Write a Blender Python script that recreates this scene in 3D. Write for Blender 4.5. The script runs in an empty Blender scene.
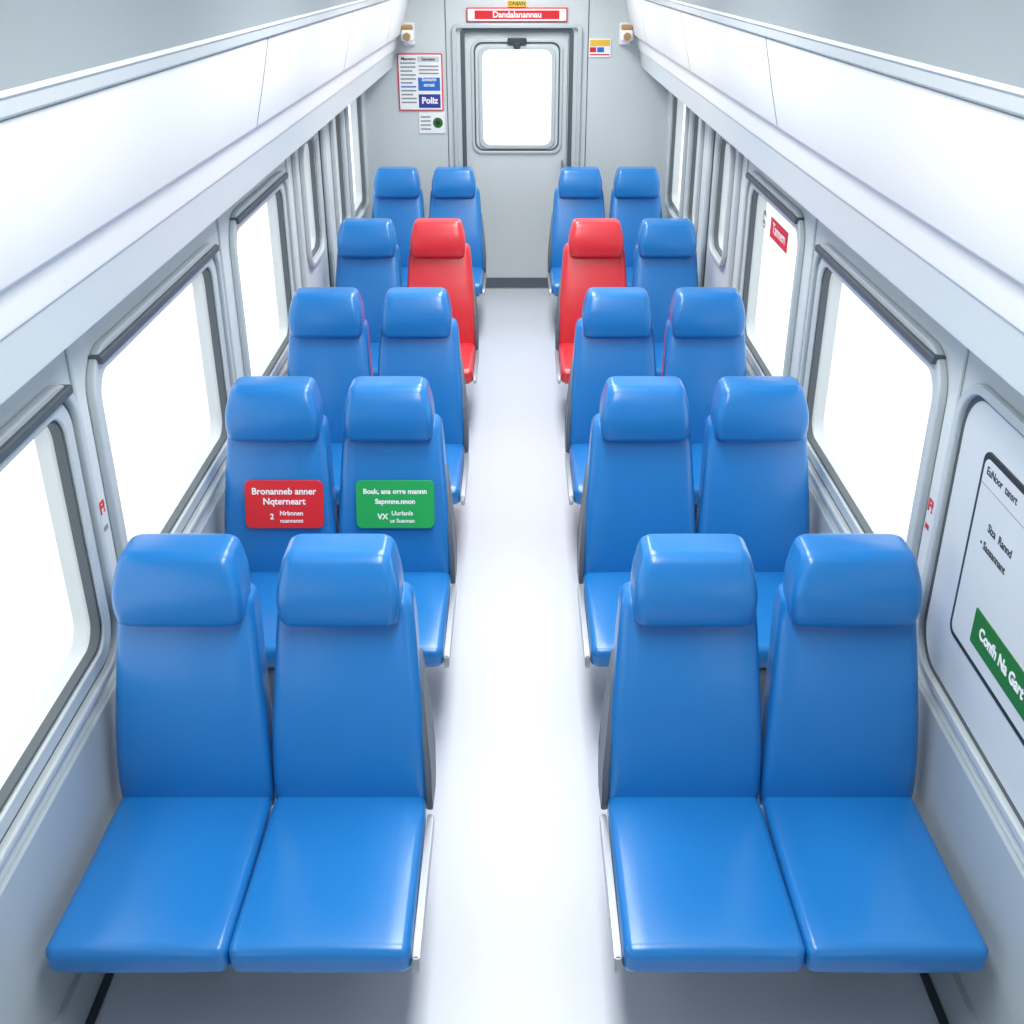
import bpy, bmesh, math
from mathutils import Vector, Matrix
scene=bpy.context.scene
H=2.87; F=1100.0; PITCH=math.atan(552/1100.0)
WX=1.36; Y0=-1.6; Y1=10.55; CEIL=3.32

# ---------------------------------------------------------------- materials
def mat(name,col,rough=0.5,metal=0.0,var=0.0,scale=8,bump=0.0,bscale=200,coat=0.0,emit=None,es=0):
    m=bpy.data.materials.new(name); m.use_nodes=True
    nt=m.node_tree; b=nt.nodes['Principled BSDF']
    b.inputs['Base Color'].default_value=(*col,1); b.inputs['Roughness'].default_value=rough
    b.inputs['Metallic'].default_value=metal
    if coat: b.inputs['Coat Weight'].default_value=coat; b.inputs['Coat Roughness'].default_value=0.2
    tc=nt.nodes.new('ShaderNodeTexCoord')
    if var>0:
        n=nt.nodes.new('ShaderNodeTexNoise'); n.inputs['Scale'].default_value=scale; n.inputs['Detail'].default_value=2
        nt.links.new(tc.outputs['Object'],n.inputs['Vector'])
        mx=nt.nodes.new('ShaderNodeMix'); mx.data_type='RGBA'
        mx.inputs['A'].default_value=(*[c*(1-var) for c in col],1)
        mx.inputs['B'].default_value=(*[min(1,c*(1+var)) for c in col],1)
        nt.links.new(n.outputs['Fac'],mx.inputs['Factor']); nt.links.new(mx.outputs['Result'],b.inputs['Base Color'])
    if bump>0:
        n2=nt.nodes.new('ShaderNodeTexNoise'); n2.inputs['Scale'].default_value=bscale
        nt.links.new(tc.outputs['Object'],n2.inputs['Vector'])
        bp=nt.nodes.new('ShaderNodeBump'); bp.inputs['Strength'].default_value=bump; bp.inputs['Distance'].default_value=0.002
        nt.links.new(n2.outputs['Fac'],bp.inputs['Height']); nt.links.new(bp.outputs['Normal'],b.inputs['Normal'])
    if emit:
        b.inputs['Emission Color'].default_value=(*emit,1); b.inputs['Emission Strength'].default_value=es
    return m
def s(r,g,b):
    f=lambda c:(c/255/12.92) if c/255<=0.04045 else ((c/255+0.055)/1.055)**2.4
    return (f(r),f(g),f(b))
M_blue=mat('seat_vinyl_blue',(.013,.188,.53),0.29,var=0.03,scale=5,bump=0.04,bscale=350,coat=.3)
M_red=mat('seat_vinyl_red',s(216,48,58),0.31,var=0.03,scale=5,bump=0.04,bscale=350,coat=.3)
M_shell=mat('seat_shell_grey',s(95,104,114),0.45)
M_alu=mat('brushed_aluminium',s(170,176,182),0.32,0.6,var=0.03,scale=30)
M_dark=mat('dark_rubber',s(52,58,64),0.55)
M_frame=mat('window_frame_grey',s(192,201,204),0.35,var=0.02)
M_gask=mat('gasket_grey',s(82,92,98),0.5)
M_wall=mat('wall_panel_grey',s(208,216,218),0.5,var=0.015,scale=3)
M_wallb=mat('wall_lower_grey',s(172,184,191),0.5,var=0.015,scale=3)
M_white=mat('white_laminate',s(241,243,243),0.4,var=0.01,scale=3)
M_fasc=mat('fascia_light_grey',s(211,219,221),0.4,var=0.01,scale=3)
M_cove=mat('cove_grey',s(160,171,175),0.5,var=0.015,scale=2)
M_seam=mat('seam_grey',s(110,118,122),0.6)
M_floor=mat('floor_vinyl',s(203,208,219),0.30,var=0.01,scale=4)
M_ceil=mat('ceiling_white',s(205,208,210),0.5,var=0.01)
M_door=mat('door_grey',s(214,221,223),0.42,var=0.01,scale=3)
M_lamp=mat('lamp_diffuser',(1,1,1),0.5,emit=(1.0,0.995,0.97),es=3.0)
M_sred=mat('sign_red',s(215,35,45),0.4); M_sgreen=mat('sign_green',s(32,165,85),0.4)
M_dgreen=mat('label_dark_green',s(40,115,40),0.4)
M_swhite=mat('sign_white',s(245,246,247),0.4); M_sblue=mat('sign_blue',s(40,110,200),0.4)
M_syel=mat('sign_yellow',s(240,190,60),0.4); M_navy=mat('sign_navy',s(60,60,150),0.4)
M_ink=mat('ink_dark',s(42,46,50),0.5); M_inkg=mat('ink_grey',s(140,146,150),0.5)
M_panel=mat('poster_board',s(208,215,219),0.4,var=0.01)
M_brass=mat('brass',s(200,160,110),0.35,0.7)
M_glass=bpy.data.materials.new('window_glass'); M_glass.use_nodes=True
nt=M_glass.node_tree; nt.nodes.clear()
o=nt.nodes.new('ShaderNodeOutputMaterial'); t=nt.nodes.new('ShaderNodeBsdfTransparent'); g=nt.nodes.new('ShaderNodeBsdfGlossy')
g.inputs['Roughness'].default_value=0.05; mx=nt.nodes.new('ShaderNodeMixShader'); mx.inputs[0].default_value=0.04
nt.links.new(t.outputs[0],mx.inputs[1]); nt.links.new(g.outputs[0],mx.inputs[2]); nt.links.new(mx.outputs[0],o.inputs[0])

# ---------------------------------------------------------------- helpers
def empty(name,loc=(0,0,0)):
    e=bpy.data.objects.new(name,None); e.location=loc; e.empty_display_size=0.1
    scene.collection.objects.link(e); return e
def obj(name,me,parent=None,mats=(),smooth=False):
    ob=bpy.data.objects.new(name,me); scene.collection.objects.link(ob)
    for m in mats: me.materials.append(m)
    if parent: ob.parent=parent
    return ob
def smooth_angle(me,ang=35):
    for p in me.polygons: p.use_smooth=True
    me.set_sharp_from_angle(angle=math.radians(ang))
def box(name,x0,x1,y0,y1,z0,z1,m,parent=None,bev=0.0,seg=3):
    bm=bmesh.new(); bmesh.ops.create_cube(bm,size=1)
    for v in bm.verts:
        v.co=Vector(((x0+x1)/2+v.co.x*(x1-x0),(y0+y1)/2+v.co.y*(y1-y0),(z0+z1)/2+v.co.z*(z1-z0)))
    if bev>0: bmesh.ops.bevel(bm,geom=bm.edges[:],offset=bev,segments=seg,profile=0.5,affect='EDGES')
    me=bpy.data.meshes.new(name); bm.to_mesh(me); bm.free()
    if bev>0: smooth_angle(me)
    return obj(name,me,parent,[m])
def rrect(x0,x1,y0,y1,r,seg=8):
    r=max(1e-4,min(r,(x1-x0)/2-1e-4,(y1-y0)/2-1e-4)); pts=[]
    for cx,cy,a0 in ((x1-r,y1-r,0),(x0+r,y1-r,90),(x0+r,y0+r,180),(x1-r,y0+r,270)):
        for i in range(seg+1):
            a=math.radians(a0+90*i/seg); pts.append((cx+r*math.cos(a),cy+r*math.sin(a)))
    return pts
def rect(x0,x1,y0,y1): return [(x0,y0),(x1,y0),(x1,y1),(x0,y1)]
def curve_mesh(cu):
    ob=bpy.data.objects.new('tmp',cu); scene.collection.objects.link(ob)
    dg=bpy.context.evaluated_depsgraph_get(); dg.update()
    me=bpy.data.meshes.new_from_object(ob.evaluated_get(dg)); bpy.data.objects.remove(ob); return me
def map_end(yy,sgn=-1): return lambda a,b,c:(a,yy+sgn*c,b)
def map_right(xx): return lambda a,b,c:(xx-c,-a,b)
def map_left(xx): return lambda a,b,c:(xx+c,a,b)
def apply_map(me,fn,lift):
    for v in me.vertices: v.co=Vector(fn(v.co.x,v.co.y,v.co.z+lift))
    bm=bmesh.new(); bm.from_mesh(me); bmesh.ops.recalc_face_normals(bm,faces=bm.faces); bm.to_mesh(me); bm.free()
def plate(name,loops,th,fn,m,parent=None,bev=0.0,lift=0.0):
    cu=bpy.data.curves.new(name,'CURVE'); cu.dimensions='2D'; cu.fill_mode='BOTH'
    cu.extrude=th/2-bev; cu.bevel_depth=bev; cu.bevel_resolution=2; cu.offset=-bev if bev else 0
    for L in loops:
        sp=cu.splines.new('POLY'); sp.points.add(len(L)-1)
        for p,(x,y) in zip(sp.points,L): p.co=(x,y,0,1)
        sp.use_cyclic_u=True
    me=curve_mesh(cu); me.materials.clear(); apply_map(me,fn,lift+th/2)
    smooth_angle(me,40)
    return obj(name,me,parent,[m])
def text(name,body,x,y,size,fn,m,parent,lift,align='CENTER',bold=0.0,sx=1.0):
    cu=bpy.data.curves.new(name,'FONT'); cu.body=body; cu.size=size; cu.align_x=align; cu.align_y='CENTER'
    cu.extrude=0.0005; cu.offset=bold; cu.resolution_u=3
    me=curve_mesh(cu); me.materials.clear()
    for v in me.vertices: v.co.x=v.co.x*sx+x; v.co.y+=y
    apply_map(me,fn,lift+0.0006)
    return obj(name,me,parent,[m])
def extrude_profile(name,pts,y0,y1,m,parent=None,closed=False):
    bm=bmesh.new(); a=[bm.verts.new((x,y0,z)) for x,z in pts]; b=[bm.verts.new((x,y1,z)) for x,z in pts]
    n=len(pts)
    for i in range(n if closed else n-1):
        j=(i+1)%n; bm.faces.new((a[i],a[j],b[j],b[i]))
    if closed: bm.faces.new(a[::-1]); bm.faces.new(b)
    bmesh.ops.recalc_face_normals(bm,faces=bm.faces)
    me=bpy.data.meshes.new(name); bm.to_mesh(me); bm.free(); smooth_angle(me,30)
    return obj(name,me,parent,[m])
def ring(w,d,r,n=10,k=5,bulge=0.0):
    r=min(r,w/2-1e-3,d/2-1e-3); hw,hd=w/2,d/2; P=[]
    def arc(cx,cy,a0):
        for i in range(k+1):
            a=math.radians(a0+90*i/k); P.append([cx+r*math.cos(a),cy+r*math.sin(a)])
    def side(p,q):
        for i in range(1,n): P.append([p[0]+(q[0]-p[0])*i/n,p[1]+(q[1]-p[1])*i/n])
    arc(hw-r,hd-r,0); side((hw-r,hd),(-hw+r,hd))
    arc(-hw+r,hd-r,90); side((-hw,hd-r),(-hw,-hd+r))
    arc(-hw+r,-hd+r,180); side((-hw+r,-hd),(hw-r,-hd))
    arc(hw-r,-hd+r,270); side((hw,-hd+r),(hw,hd-r))
    for p in P:
        f=max(0,1-(p[0]/hw)**2)
        p[1]+= bulge*f*(p[1]/hd)
    return P
def interp(secs,t):
    n=len(secs)
    for i in range(n-1):
        if t<=secs[i+1][0] or i==n-2:
            a=secs[max(i-1,0)];b=secs[i];c=secs[i+1];d=secs[min(i+2,n-1)]
            u=(t-b[0])/(c[0]-b[0]); u=min(1,max(0,u)); out=[]
            for k in range(1,len(b)):
                m1=(c[k]-a[k])/(c[0]-a[0])*(c[0]-b[0]); m2=(d[k]-b[k])/(d[0]-b[0])*(c[0]-b[0])
                out.append((2*u**3-3*u*u+1)*b[k]+(u**3-2*u*u+u)*m1+(-2*u**3+3*u*u)*c[k]+(u**3-u*u)*m2)
            return out
def loft(name,secs,r,R,axis,m,parent,steps=22,bulge=0.0,x0=0.0):
    t0,t1=secs[0][0],secs[-1][0]; rings=[]
    K=6; ts=[]
    for i in range(K):
        a=math.pi/2*i/K; ts.append((t0+R*(1-math.cos(a)), R*(1-math.sin(a))))
    for i in range(steps+1): ts.append((t0+R+(t1-t0-2*R)*i/steps,0))
    for i in range(K-1,-1,-1):
        a=math.pi/2*i/K; ts.append((t1-R*(1-math.cos(a)), R*(1-math.sin(a))))
    bm=bmesh.new()
    for t,ins in ts:
        c,w,d=interp(secs,t); w=max(w-2*ins,.004); d=max(d-2*ins,.003)
        P=ring(w,d,max(r-ins*0.6,0.001),bulge=bulge*(1 if ins==0 else max(0,1-ins/R)))
        vs=[]
        for u,v in P:
            vs.append(bm.verts.new((x0+u,c+v,t) if axis=='z' else (x0+u,t,c+v)))
        rings.append(vs)
    for A,B in zip(rings,rings[1:]):
        n=len(A)
        for i in range(n): bm.faces.new((A[i],A[(i+1)%n],B[(i+1)%n],B[i]))
    bm.faces.new(rings[0][::-1]); bm.faces.new(rings[-1])
    bmesh.ops.recalc_face_normals(bm,faces=bm.faces)
    me=bpy.data.meshes.new(name); bm.to_mesh(me); bm.free(); smooth_angle(me,50)
    return obj(name,me,parent,[m])

# ---------------------------------------------------------------- room shell
box('floor',-WX-0.1,WX+0.1,Y0-0.1,Y1+0.1,-0.06,0.0,M_floor)
box('ceiling',-WX-0.1,WX+0.1,Y0-0.1,Y1+0.1,CEIL,CEIL+0.05,M_ceil)
GB,GT=0.865,1.675
wins=[(-1.1,0.95,GB,GT,.09),(1.35,3.05,GB,GT,.09),(3.36,4.84,GB,GT,.09),(5.3,6.5,GB-.03,GT+.03,.09),
      (7.15,7.66,1.10,1.82,.10),(8.40,8.88,1.00,1.86,.08),(9.20,10.12,0.93,1.90,.08)]
widx=1
for side in ('left','right'):
    sg=-1 if side=='left' else 1
    fn=map_left(-WX) if side=='left' else map_right(WX)
    def L(y0,y1): return (y0,y1) if side=='left' else (-y1,-y0)
    a0,a1=L(Y0-.1,Y1+.1)
    loops=[rect(a0,a1,0.0,CEIL)]
    for i,(y0,y1,zb,zt,r) in enumerate(wins):
        b0,b1=L(y0,y1)
        if not (side=='right' and i==1): loops.append(rrect(b0,b1,zb,zt,r))
    plate('wall_'+side,loops,0.09,fn,M_wall,lift=-0.09)
    for i,(y0,y1,zb,zt,r) in enumerate(wins):
        b0,b1=L(y0,y1)
        if side=='right' and i==1:
            p=empty('trim_30')  # surround, groove and backing board belonging to the poster below
            plate('surround',[rrect(b0-.09,b1+.09,zb-.10,zt+.10,r+.07),rrect(b0-.06,b1+.06,zb-.07,zt+.07,r+.05)],0.025,fn,M_frame,p,bev=.006)
            plate('groove',[rrect(b0-.06,b1+.06,zb-.07,zt+.07,r+.05),rrect(b0-.045,b1+.045,zb-.055,zt+.055,r+.04)],0.006,fn,M_gask,p)
            plate('backing',[rrect(b0-.045,b1+.045,zb-.055,zt+.055,r+.04)],0.004,fn,M_panel,p)
            p=empty('information_poster')
            pa=-2.91; pb=-1.55
            plate('poster_edge',[rrect(pa,pb,1.00,1.615,.035)],0.006,fn,M_ink,p,lift=.005)
            plate('poster_sheet',[rrect(pa+.018,pb-.018,1.018,1.597,.026)],0.002,fn,M_panel,p,lift=.011)
            text('heading','EuNoor  tansrt',pa+.04,1.565,.034,fn,M_ink,p,.013,'LEFT',.0004)
            plate('rule_1',[rect(pa+.018,pb-.018,1.52,1.522)],0.001,fn,M_inkg,p,lift=.013)
            text('line_1','Siza  Rannd',pa+.12,1.42,.036,fn,M_ink,p,.013,'LEFT',.0006)
            text('line_2','\u2022 Sassannant',pa+.09,1.36,.036,fn,M_ink,p,.013,'LEFT',.0006)
            plate('label',[rrect(pa+.16,pb-.2,1.065,1.18,.006)],0.003,fn,M_dgreen,p,lift=.013)
            text('label_text','Confh Na Gart',pa+.21,1.125,.050,fn,M_swhite,p,.016,'LEFT',.0018)
            continue
        p=empty('window_%d'%widx); widx+=1
        small=i>=4
        e=.045 if small else .095
        plate('surround',[rrect(b0-e,b1+e,zb-e,zt+e,r+e*.7),rrect(b0-e+.03,b1+e-.03,zb-e+.03,zt+e-.03,r+(e-.03)*.7)],0.03,fn,M_frame,p,bev=.008)
        if not small:
            plate('groove',[rrect(b0-.065,b1+.065,zb-.065,zt+.065,r+.045),rrect(b0-.05,b1+.05,zb-.05,zt+.05,r+.035)],0.006,fn,M_gask,p)
            plate('reveal',[rrect(b0-.05,b1+.05,zb-.05,zt+.05,r+.035),rrect(b0,b1,zb,zt,r)],0.014,fn,M_frame,p,bev=.005)
            a,b=b0-.03,b1+.03
            plate('blind_rail',[rrect(a,b,zt+.045,zt+.075,.01)],0.045,fn,M_gask,p,bev=.006)
        plate('gasket',[rrect(b0-.001,b1+.001,zb-.001,zt+.001,r),rrect(b0+.010,b1-.010,zb+.010,zt-.010,r*.9)],0.03,fn,M_gask,p,lift=-.03)
        plate('glass',[rrect(b0+.001,b1-.001,zb+.001,zt-.001,r)],0.006,fn,M_glass,p,lift=-.05)
        if side=='right' and i==3:
            plate('sticker',[rect(-6.15,-5.72,1.50,1.61)],0.001,fn,M_sred,p,lift=-.043)
            text('sticker_text','Tannem',-5.935,1.557,.08,fn,M_swhite,p,-.0425,bold=.001,sx=1.2)
            plate('badge',[rrect(-6.36,-6.26,1.51,1.61,.05),rrect(-6.35,-6.27,1.52,1.60,.04)],0.001,fn,M_inkg,p,lift=-.043)
            text('badge_text','ab\nno',-6.31,1.57,.045,fn,M_ink,p,-.0425)
    d=empty('door_%d'%(1 if side=='left' else 2))
    c0,c1=L(6.86,7.94)
    plate('jamb',[rrect(c0,c1,.02,1.97,.1),rrect(c0+.035,c1-.035,.06,1.935,.08)],0.03,fn,M_frame,d,bev=.008)
    plate('seal',[rrect(c0+.035,c1-.035,.06,1.935,.08),rrect(c0+.05,c1-.05,.075,1.92,.07)],0.008,fn,M_gask,d)
    for k,yy in enumerate((3.205,5.07,6.72,8.12,9.04)):
        c0,c1=L(yy-.035,yy+.035)
        plate('trim_%d'%(k+1+(0 if side=='left' else 10)),[rrect(c0,c1,0.30,1.9,.01)],0.012,fn,M_wall,bev=.005)
    c0,c1=L(Y0,Y1)
    plate('trim_lower_'+side,[rrect(c0,c1,.10,.70,.01)],0.018,fn,M_wallb,bev=.006)
    extrude_profile('baseboard_'+side,[(sg*WX,.12),(sg*(WX-.035),.11),(sg*(WX-.045),.04),(sg*(WX-.06),.0),(sg*WX,0)],Y0,Y1,M_wallb,closed=True)
    box('trim_gutter_'+side,min(sg*1.275,sg*1.30),max(sg*1.275,sg*1.30),Y0,Y1,0,.008,M_dark)
    p=empty('overhead_luggage_compartment')
    z=lambda v:H+v
    extrude_profile('fascia',[(sg*WX,z(-.90)),(sg*1.15,z(-.865)),(sg*1.115,z(-.858)),(sg*1.104,z(-.85)),(sg*1.10,z(-.835)),(sg*1.086,z(-.72)),(sg*1.083,z(-.712))],Y0,Y1,M_fasc,p)
    extrude_profile('lip',[(sg*1.083,z(-.712)),(sg*1.074,z(-.706)),(sg*1.070,z(-.695)),(sg*1.058,z(-.62)),(sg*1.052,z(-.600)),(sg*1.04,z(-.588)),(sg*1.03,z(-.588))],Y0,Y1,M_white,p)
    extrude_profile('backing',[(sg*1.03,z(-.588)),(sg*1.03,z(-.56)),(sg*.95,z(-.26)),(sg*.93,z(-.25))],Y0,Y1,M_seam,p)
    seams=[Y0,-0.5,1.9,4.5,6.9,9.3,Y1]
    for k in range(6):
        ya,yb=seams[k]+.006,seams[k+1]-.006
        prof=[(1.027,-.583),(1.016,-.582),(1.012,-.575),(.975,-.43),(.938,-.272),(.938,-.264),(.948,-.26)]
        extrude_profile('flap_%d'%(k+1),[(sg*a,z(b)) for a,b in prof],ya,yb,M_white,p)
    extrude_profile('top_rail',[(sg*.95,z(-.258)),(sg*.925,z(-.257)),(sg*.915,z(-.25)),(sg*.908,z(-.222)),(sg*.90,z(-.215)),(sg*.905,z(-.205))],Y0,Y1,M_fasc,p)
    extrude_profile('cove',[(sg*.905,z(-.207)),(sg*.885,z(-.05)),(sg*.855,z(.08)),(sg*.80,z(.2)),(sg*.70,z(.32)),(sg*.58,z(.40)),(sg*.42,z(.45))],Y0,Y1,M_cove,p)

# out-of-view ceiling lamps: diffuser panel plus an added area light for top-down contrast
for k in range(4):
    ya=1.0+k*2.38
    p=empty('ceiling_light')
    box('diffuser',-.34,.34,ya,ya+1.95,CEIL-.03,CEIL-.012,M_lamp,p)
    plate('housing',[rrect(-.37,.37,ya-.03,ya+1.98,.03),rrect(-.335,.335,ya+.005,ya+1.945,.01)],.04,lambda a,b,c:(a,b,CEIL-c),M_alu,p)
    ld=bpy.data.lights.new('added_downlight','AREA'); ld.shape='RECTANGLE'; ld.size=.6; ld.size_y=1.85; ld.energy=33; ld.spread=math.radians(140); ld.color=(1,.995,.98)
    lo=bpy.data.objects.new('added_downlight',ld); lo.location=(0,ya+.975,CEIL-.045); scene.collection.objects.link(lo); lo.parent=p

# ---------------------------------------------------------------- end walls and doors
def end_wall(nm,yy,sgn,dn):
    fn=map_end(yy,sgn)
    dx=.475; top=2.355
    plate('wall_'+nm,[rect(-WX-.1,WX+.1,0,CEIL),[(-dx,0.001),(dx,0.001)]+[(dx-.05+.05*math.cos(math.radians(a)),top-.05+.05*math.sin(math.radians(a))) for a in range(0,91,15)]+[(-dx+.05-.05*math.cos(math.radians(a)),top-.05+.05*math.sin(math.radians(a))) for a in range(90,-1,-15)]],.12,fn,M_wall,lift=-.12)
    d=empty('door_%d'%dn)
    def U(hw,t,r):
        return [(-hw,0),(hw,0)]+[(hw-r+r*math.cos(math.radians(a)),t-r+r*math.sin(math.radians(a))) for a in range(0,91,15)]+[(-hw+r-r*math.cos(math.radians(a)),t-r+r*math.sin(math.radians(a))) for a in range(90,-1,-15)]
    def arch(n,hw0,t0,hw1,t1,r,th,m,lift,bev):
        o=U(hw0,t0,r); i=U(hw1,t1,max(r-.03,.01))
        loop=o[1:]+[o[0]]+[i[0]]+i[:1:-1]+[i[1]]
        plate(n,[loop],th,fn,m,d,bev=bev,lift=lift)
    arch('jamb_outer',.575,2.375,.535,2.335,.05,.035,M_frame,0,.008)
    arch('jamb_inner',.50,2.335,.462,2.30,.04,.02,M_gask,-.01,.004)
    dd=-.06
    plate('leaf',[rect(-dx+.004,dx-.004,.012,top-.004),rrect(-.315,.315,1.345,2.165,.07)],.04,fn,M_door,d,lift=dd-.01)
    plate('window_ring_outer',[rrect(-.41,.41,1.27,2.245,.09),rrect(-.385,.385,1.295,2.22,.075)],.018,fn,M_frame,d,bev=.005,lift=dd+.03)
    plate('window_ring_groove',[rrect(-.385,.385,1.295,2.22,.075),rrect(-.372,.372,1.308,2.207,.07)],.004,fn,M_gask,d,lift=dd+.03)
    plate('window_ring_inner',[rrect(-.345,.345,1.315,2.195,.08),rrect(-.31,.31,1.35,2.16,.07)],.022,fn,M_frame,d,bev=.006,lift=dd+.03)
    plate('glass',[rrect(-.33,.33,1.33,2.18,.07)],.006,fn,M_glass,d,lift=dd)
    plate('latch',[rrect(-.085,.085,2.20,2.255,.015)],.04,fn,M_dark,d,bev=.006,lift=dd+.03)
    plate('latch_knob',[rrect(-.03,.03,2.165,2.215,.015)],.05,fn,M_dark,d,bev=.006,lift=dd+.03)
    plate('handle',[rrect(.405,.425,1.02,1.22,.009)],.04,fn,M_alu,d,bev=.006,lift=dd+.035)
    plate('kick_strip',[rect(-dx+.004,dx-.004,.012,.11)],.01,fn,M_shell,d,lift=dd+.03)
    plate('hinge_line',[rect(.452,.456,.2,2.25)],.003,fn,M_gask,d,lift=dd+.03)
    for sx in (-1,1):
        a,b=sorted((sx*.58,sx*1.3)); plate('baseboard_%s_%s'%(nm,'l' if sx<0 else 'r'),[rect(a,b,0,.11)],.02,fn,M_shell)
end_wall('end',Y1,-1,3)
end_wall('rear',Y0,1,4)
fe=map_end(Y1,-1)
for sx in (-1,1):
    a,b=sorted((sx*.625,sx*.632)); plate('trim_end_%s'%('l' if sx<0 else 'r'),[rect(a,b,.11,2.75)],.004,fe,M_gask)
p=empty('header_sign')
plate('frame',[rrect(-.44,.44,2.385,2.50,.01)],.02,fe,M_sred,p)
plate('face',[rrect(-.43,.43,2.395,2.49,.008)],.003,fe,M_swhite,p,lift=.02)
plate('band',[rect(-.37,.37,2.408,2.477)],.002,fe,M_sred,p,lift=.023)
text('lettering','Dandalanannau',0,2.443,.07,fe,M_swhite,p,.025,bold=.0015)
p=empty('number_plate')
plate('face',[rrect(-.08,.08,2.505,2.555,.005)],.02,fe,M_syel,p)
text('lettering','ONIAN',0,2.53,.045,fe,M_ink,p,.02,bold=.001)
p=empty('notice_board')
plate('frame',[rrect(-1.065,-.665,1.65,2.13,.01)],.012,fe,M_sred,p)
plate('face',[rect(-1.055,-.675,1.66,2.12)],.003,fe,M_swhite,p,lift=.012)
for k,(x0,x1,y0,y1,m) in enumerate([(-.885,-.69,2.06,2.105,M_panel),(-.885,-.69,1.82,1.93,M_sblue),(-.885,-.69,1.675,1.79,M_navy)]):
    plate('block_%d'%k,[rect(x0,x1,y0,y1)],.002,fe,m,p,lift=.015)
text('title','Mannann',-.965,2.085,.036,fe,M_ink,p,.015,bold=.001)
text('title_2','Sannenn',-.787,2.083,.036,fe,M_ink,p,.017,bold=.001)
for k in range(11):
    yy=2.045-.033*k
    plate('line_%d'%k,[rect(-1.04,-.905-(.03 if k%3==2 else 0),yy,yy+.012)],.001,fe,M_inkg if k!=6 else M_sblue,p,lift=.015)
for k in range(3): plate('mid_line_%d'%k,[rect(-.875,-.70,2.02-.03*k,2.03-.03*k)],.001,fe,M_inkg,p,lift=.017)
text('blue_text','Sonann\nannat',-.787,1.892,.045,fe,M_swhite,p,.017,bold=.001)
text('navy_text','Poliz',-.787,1.735,.075,fe,M_swhite,p,.017,bold=.003)
p=empty('safety_notice')
plate('face',[rrect(-.89,-.655,1.455,1.635,.008)],.01,fe,M_swhite,p)
plate('emblem',[rrect(-.765,-.675,1.50,1.59,.045)],.002,fe,M_dgreen,p,lift=.01)
plate('emblem_centre',[rrect(-.742,-.698,1.523,1.567,.022)],.002,fe,M_ink,p,lift=.012)
for k in range(4): plate('line_%d'%k,[rect(-.875,-.785,1.59-.035*k,1.602-.035*k)],.001,fe,M_inkg,p,lift=.01)
p=empty('warning_sticker')
plate('face',[rrect(.635,.83,2.10,2.25,.008)],.01,fe,M_swhite,p)
plate('top_band',[rect(.645,.82,2.19,2.24)],.002,fe,M_syel,p,lift=.01)
plate('red_mark',[rect(.645,.70,2.14,2.18)],.002,fe,M_sred,p,lift=.01)
plate('blue_mark',[rect(.71,.77,2.14,2.18)],.002,fe,M_sblue,p,lift=.01)
plate('line',[rect(.645,.82,2.115,2.125)],.001,fe,M_sred,p,lift=.01)
for sx in (-1,1):
    p=empty('security_camera'); cx=sx*.95
    box('bracket',cx-.05,cx+.05,Y1-.04,Y1,2.20,2.38,M_swhite,p,bev=.01)
    box('arm',cx-.02,cx+.02,Y1-.12,Y1-.03,2.27,2.31,M_brass,p,bev=.006)
    box('housing',cx-.055,cx+.055,Y1-.24,Y1-.09,2.24,2.33,M_swhite,p,bev=.02)
    box('cap',cx-.045,cx+.045,Y1-.22,Y1-.11,2.325,2.37,M_brass,p,bev=.012)
    bm=bmesh.new(); bmesh.ops.create_cone(bm,cap_ends=True,segments=24,radius1=.035,radius2=.028,depth=.04,matrix=Matrix.Translation((cx,Y1-.25,2.28))@Matrix.Rotation(math.pi/2,4,'X'))
    me=bpy.data.meshes.new('lens'); bm.to_mesh(me); bm.free(); smooth_angle(me); obj('lens',me,p,[M_brass])
for side,fn,a in (('l',map_left(-WX),3.2),('r',map_right(WX),-3.21)):
    p=empty('wall_sticker')
    text('arrow','F!',a,1.28,.06,fn,M_sred,p,.013,bold=.0015)
    text('caption','an',a,1.21,.035,fn,M_sred if side=='r' else M_inkg,p,.013,bold=.001)

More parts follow.
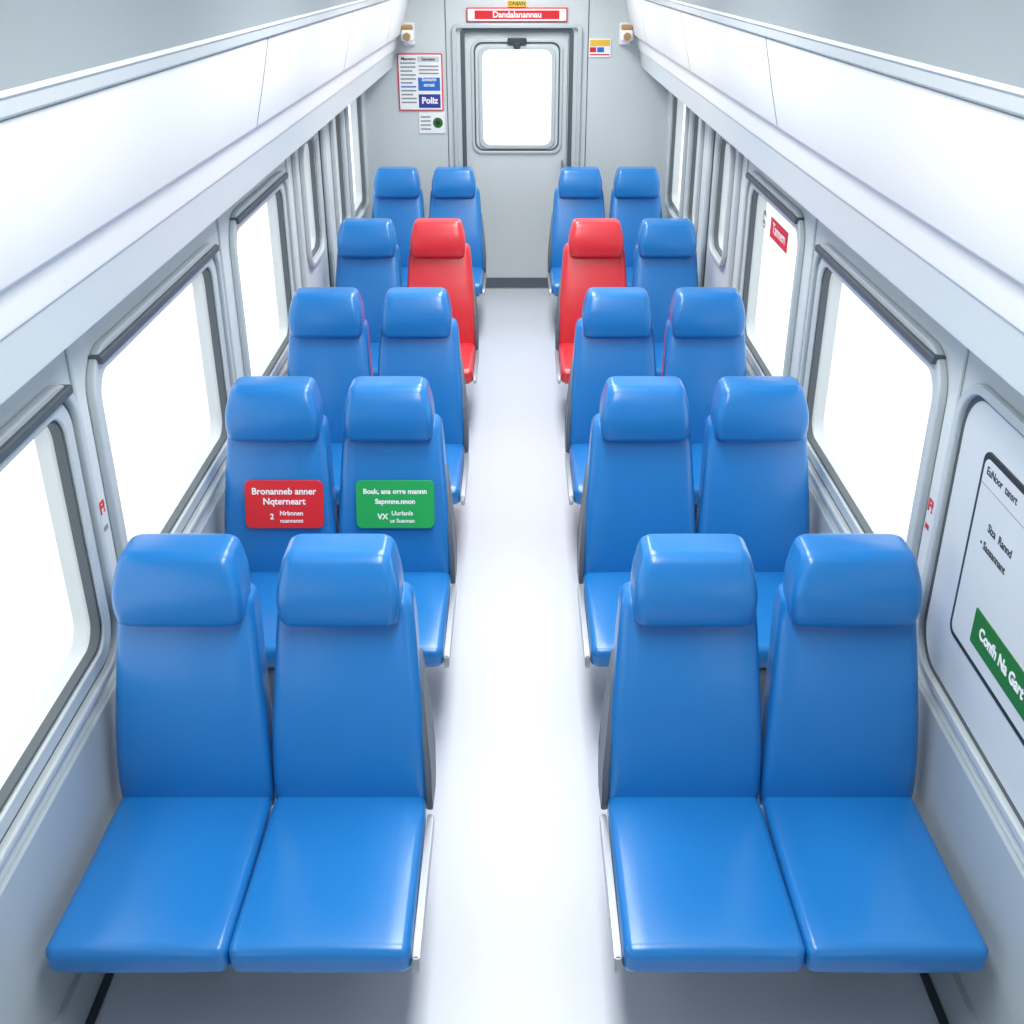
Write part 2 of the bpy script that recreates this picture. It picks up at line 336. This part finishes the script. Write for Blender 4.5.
# ---------------------------------------------------------------- seats
def seat_parts(par,m,aisle):
    # aisle: 0 for window seat else +-1 giving the local side of the aisle
    back=[(.36,.085,.499,.12),(.50,.092,.500,.12),(.66,.128,.488,.125),(.80,.175,.468,.135),(.92,.22,.450,.14),(1.02,.255,.434,.135),(1.085,.275,.415,.12)]
    loft('backrest',back,.034,.035,'z',m,par,bulge=.008)
    hw=.95 if aisle else 1.0
    head=[(1.014,.200,.375,.13),(1.04,.202,.391,.155),(1.095,.210,.402,.176),(1.15,.224,.394,.186),(1.205,.240,.366,.180),(1.255,.253,.336,.150)]
    head=[(a,b,c*hw,d) for a,b,c,d in head]
    loft('headrest',head,.034,.024,'z',m,par,bulge=.005,x0=-.008*aisle)
    cush=[(-.620,.409,.504,.094),(-.5,.406,.503,.094),(-.3,.397,.500,.092),(0,.391,.497,.09),(.06,.39,.49,.09)]
    loft('cushion',cush,.026,.036,'y',m,par,bulge=.007)
    shell=[(.30,.15,.45,.06),(.45,.175,.475,.07),(.66,.21,.465,.07),(.82,.26,.44,.065),(.96,.305,.415,.055),(1.05,.33,.39,.045)]
    loft('back_shell',shell,.025,.02,'z',M_shell,par)
    box('seat_pan',-.225,.225,-.52,.12,.325,.352,M_shell,par,bev=.012)
    box('pedestal_column',-.05,.05,-.02,.10,.02,.33,M_alu,par,bev=.012)
    box('pedestal_foot',-.09,.09,-.10,.18,.0,.022,M_alu,par,bev=.006)
    def slab(nm,pts,xa,xb,mt,taper=None,bv=.004):
        lo,hi=min(xa,xb),max(xa,xb); bm=bmesh.new()
        f=(lambda z:0) if taper is None else taper
        A=[bm.verts.new((lo-f(z),y,z)) for y,z in pts]; B=[bm.verts.new((hi-f(z),y,z)) for y,z in pts]
        n=len(pts)
        for i in range(n): bm.faces.new((A[i],A[(i+1)%n],B[(i+1)%n],B[i]))
        bm.faces.new(A[::-1]); bm.faces.new(B)
        bmesh.ops.recalc_face_normals(bm,faces=bm.faces)
        bmesh.ops.bevel(bm,geom=[e for e in bm.edges if e.calc_face_angle(0)>.6],offset=bv,segments=2,affect='EDGES')
        me=bpy.data.meshes.new(nm); bm.to_mesh(me); bm.free(); smooth_angle(me)
        obj(nm,me,par,[mt])
    if aisle:
        a=aisle
        slab('side_rail',[(-.605,.36),(-.61,.385),(-.595,.41),(-.555,.416),(-.3,.411),(-.04,.406),(-.01,.40),(.0,.385),(.0,.352),(-.04,.342),(-.3,.344),(-.555,.350)],a*.2535,a*.274,M_alu)
        wing=[(.05,.36),(.03,.42),(.04,.52),(.065,.62),(.10,.70),(.15,.78),(.205,.84),(.24,.87),(.26,.86),(.262,.80),(.255,.72),(.245,.62),(.235,.5),(.22,.40),(.18,.35)]
        slab('side_wing',wing,a*.244,a*.266,M_shell,lambda z:a*(0.0 if z<.55 else .038*((z-.55)/.37)))
def copy_seat(src,loc):
    e=empty('train_seat',loc)
    for c in src.children:
        o=bpy.data.objects.new(c.name.split('.')[0],c.data); scene.collection.objects.link(o); o.parent=e
    return e
rows=[2.755,4.225,5.68,7.50,9.65]
protos={}; seats={}
for ri,ry in enumerate(rows):
    for sg in (-1,1):
        for pos in (0,1):
            x=sg*(.795+(.252 if pos==0 else -.252))
            red=(ri==3 and pos==1)
            key=(red,0 if pos==0 else -sg)
            if key not in protos:
                e=empty('train_seat',(x,ry,0)); seat_parts(e,M_red if red else M_blue,key[1]); protos[key]=e
            else: e=copy_seat(protos[key],(x,ry,0))
            seats[(ri,sg,pos)]=e
def seat_sign(nm,seat,m,lines,sub,icon,dx):
    p=empty(nm,(seat.location.x+dx,seat.location.y+.066,.755))
    p.rotation_euler=(-math.radians(17),0,0)
    fn=lambda a,b,c:(a,-c,b)
    plate('face',[rrect(-.170,.170,-.106,.106,.026)],.006,fn,m,p,bev=.002)
    text('line_1',lines[0],0,.056,lines[2],fn,M_swhite,p,.006,bold=.0009)
    text('line_2',lines[1],0,.012,lines[2],fn,M_swhite,p,.006,bold=.0009)
    text('small_1',sub[0],.03,-.040,.028,fn,M_swhite,p,.006,bold=.0005)
    text('small_2',sub[1],.03,-.073,.024,fn,M_swhite,p,.006,bold=.0004)
    text('icon',icon,-.055,-.055,.034,fn,M_swhite,p,.006,bold=.001)
seat_sign('reserved_seat_sign',seats[(1,-1,0)],M_sred,('Bronanneb anner','Nqterneart',.040),('Nrbnnen','nuannannt'),'2',.036)
seat_sign('priority_seat_sign',seats[(1,-1,1)],M_sgreen,('Boak, ana orre mannn','Sapnnne.nnon',.031),('Uurlanls','us Suannan'),'VX',.014)

# ---------------------------------------------------------------- light
w=bpy.data.worlds.new('daylight'); scene.world=w; w.use_nodes=True
w.node_tree.nodes['Background'].inputs[0].default_value=(.97,.985,1,1)
w.node_tree.nodes['Background'].inputs[1].default_value=1.6

cam=bpy.data.cameras.new('camera'); co=bpy.data.objects.new('camera',cam); scene.collection.objects.link(co)
cam.sensor_width=36; cam.lens=36*F/1024; cam.shift_x=-5/1024; cam.clip_start=.02
co.location=(0,0,H); co.rotation_euler=(math.pi/2-PITCH,0,0)
scene.camera=co
scene.view_settings.view_transform='Standard'
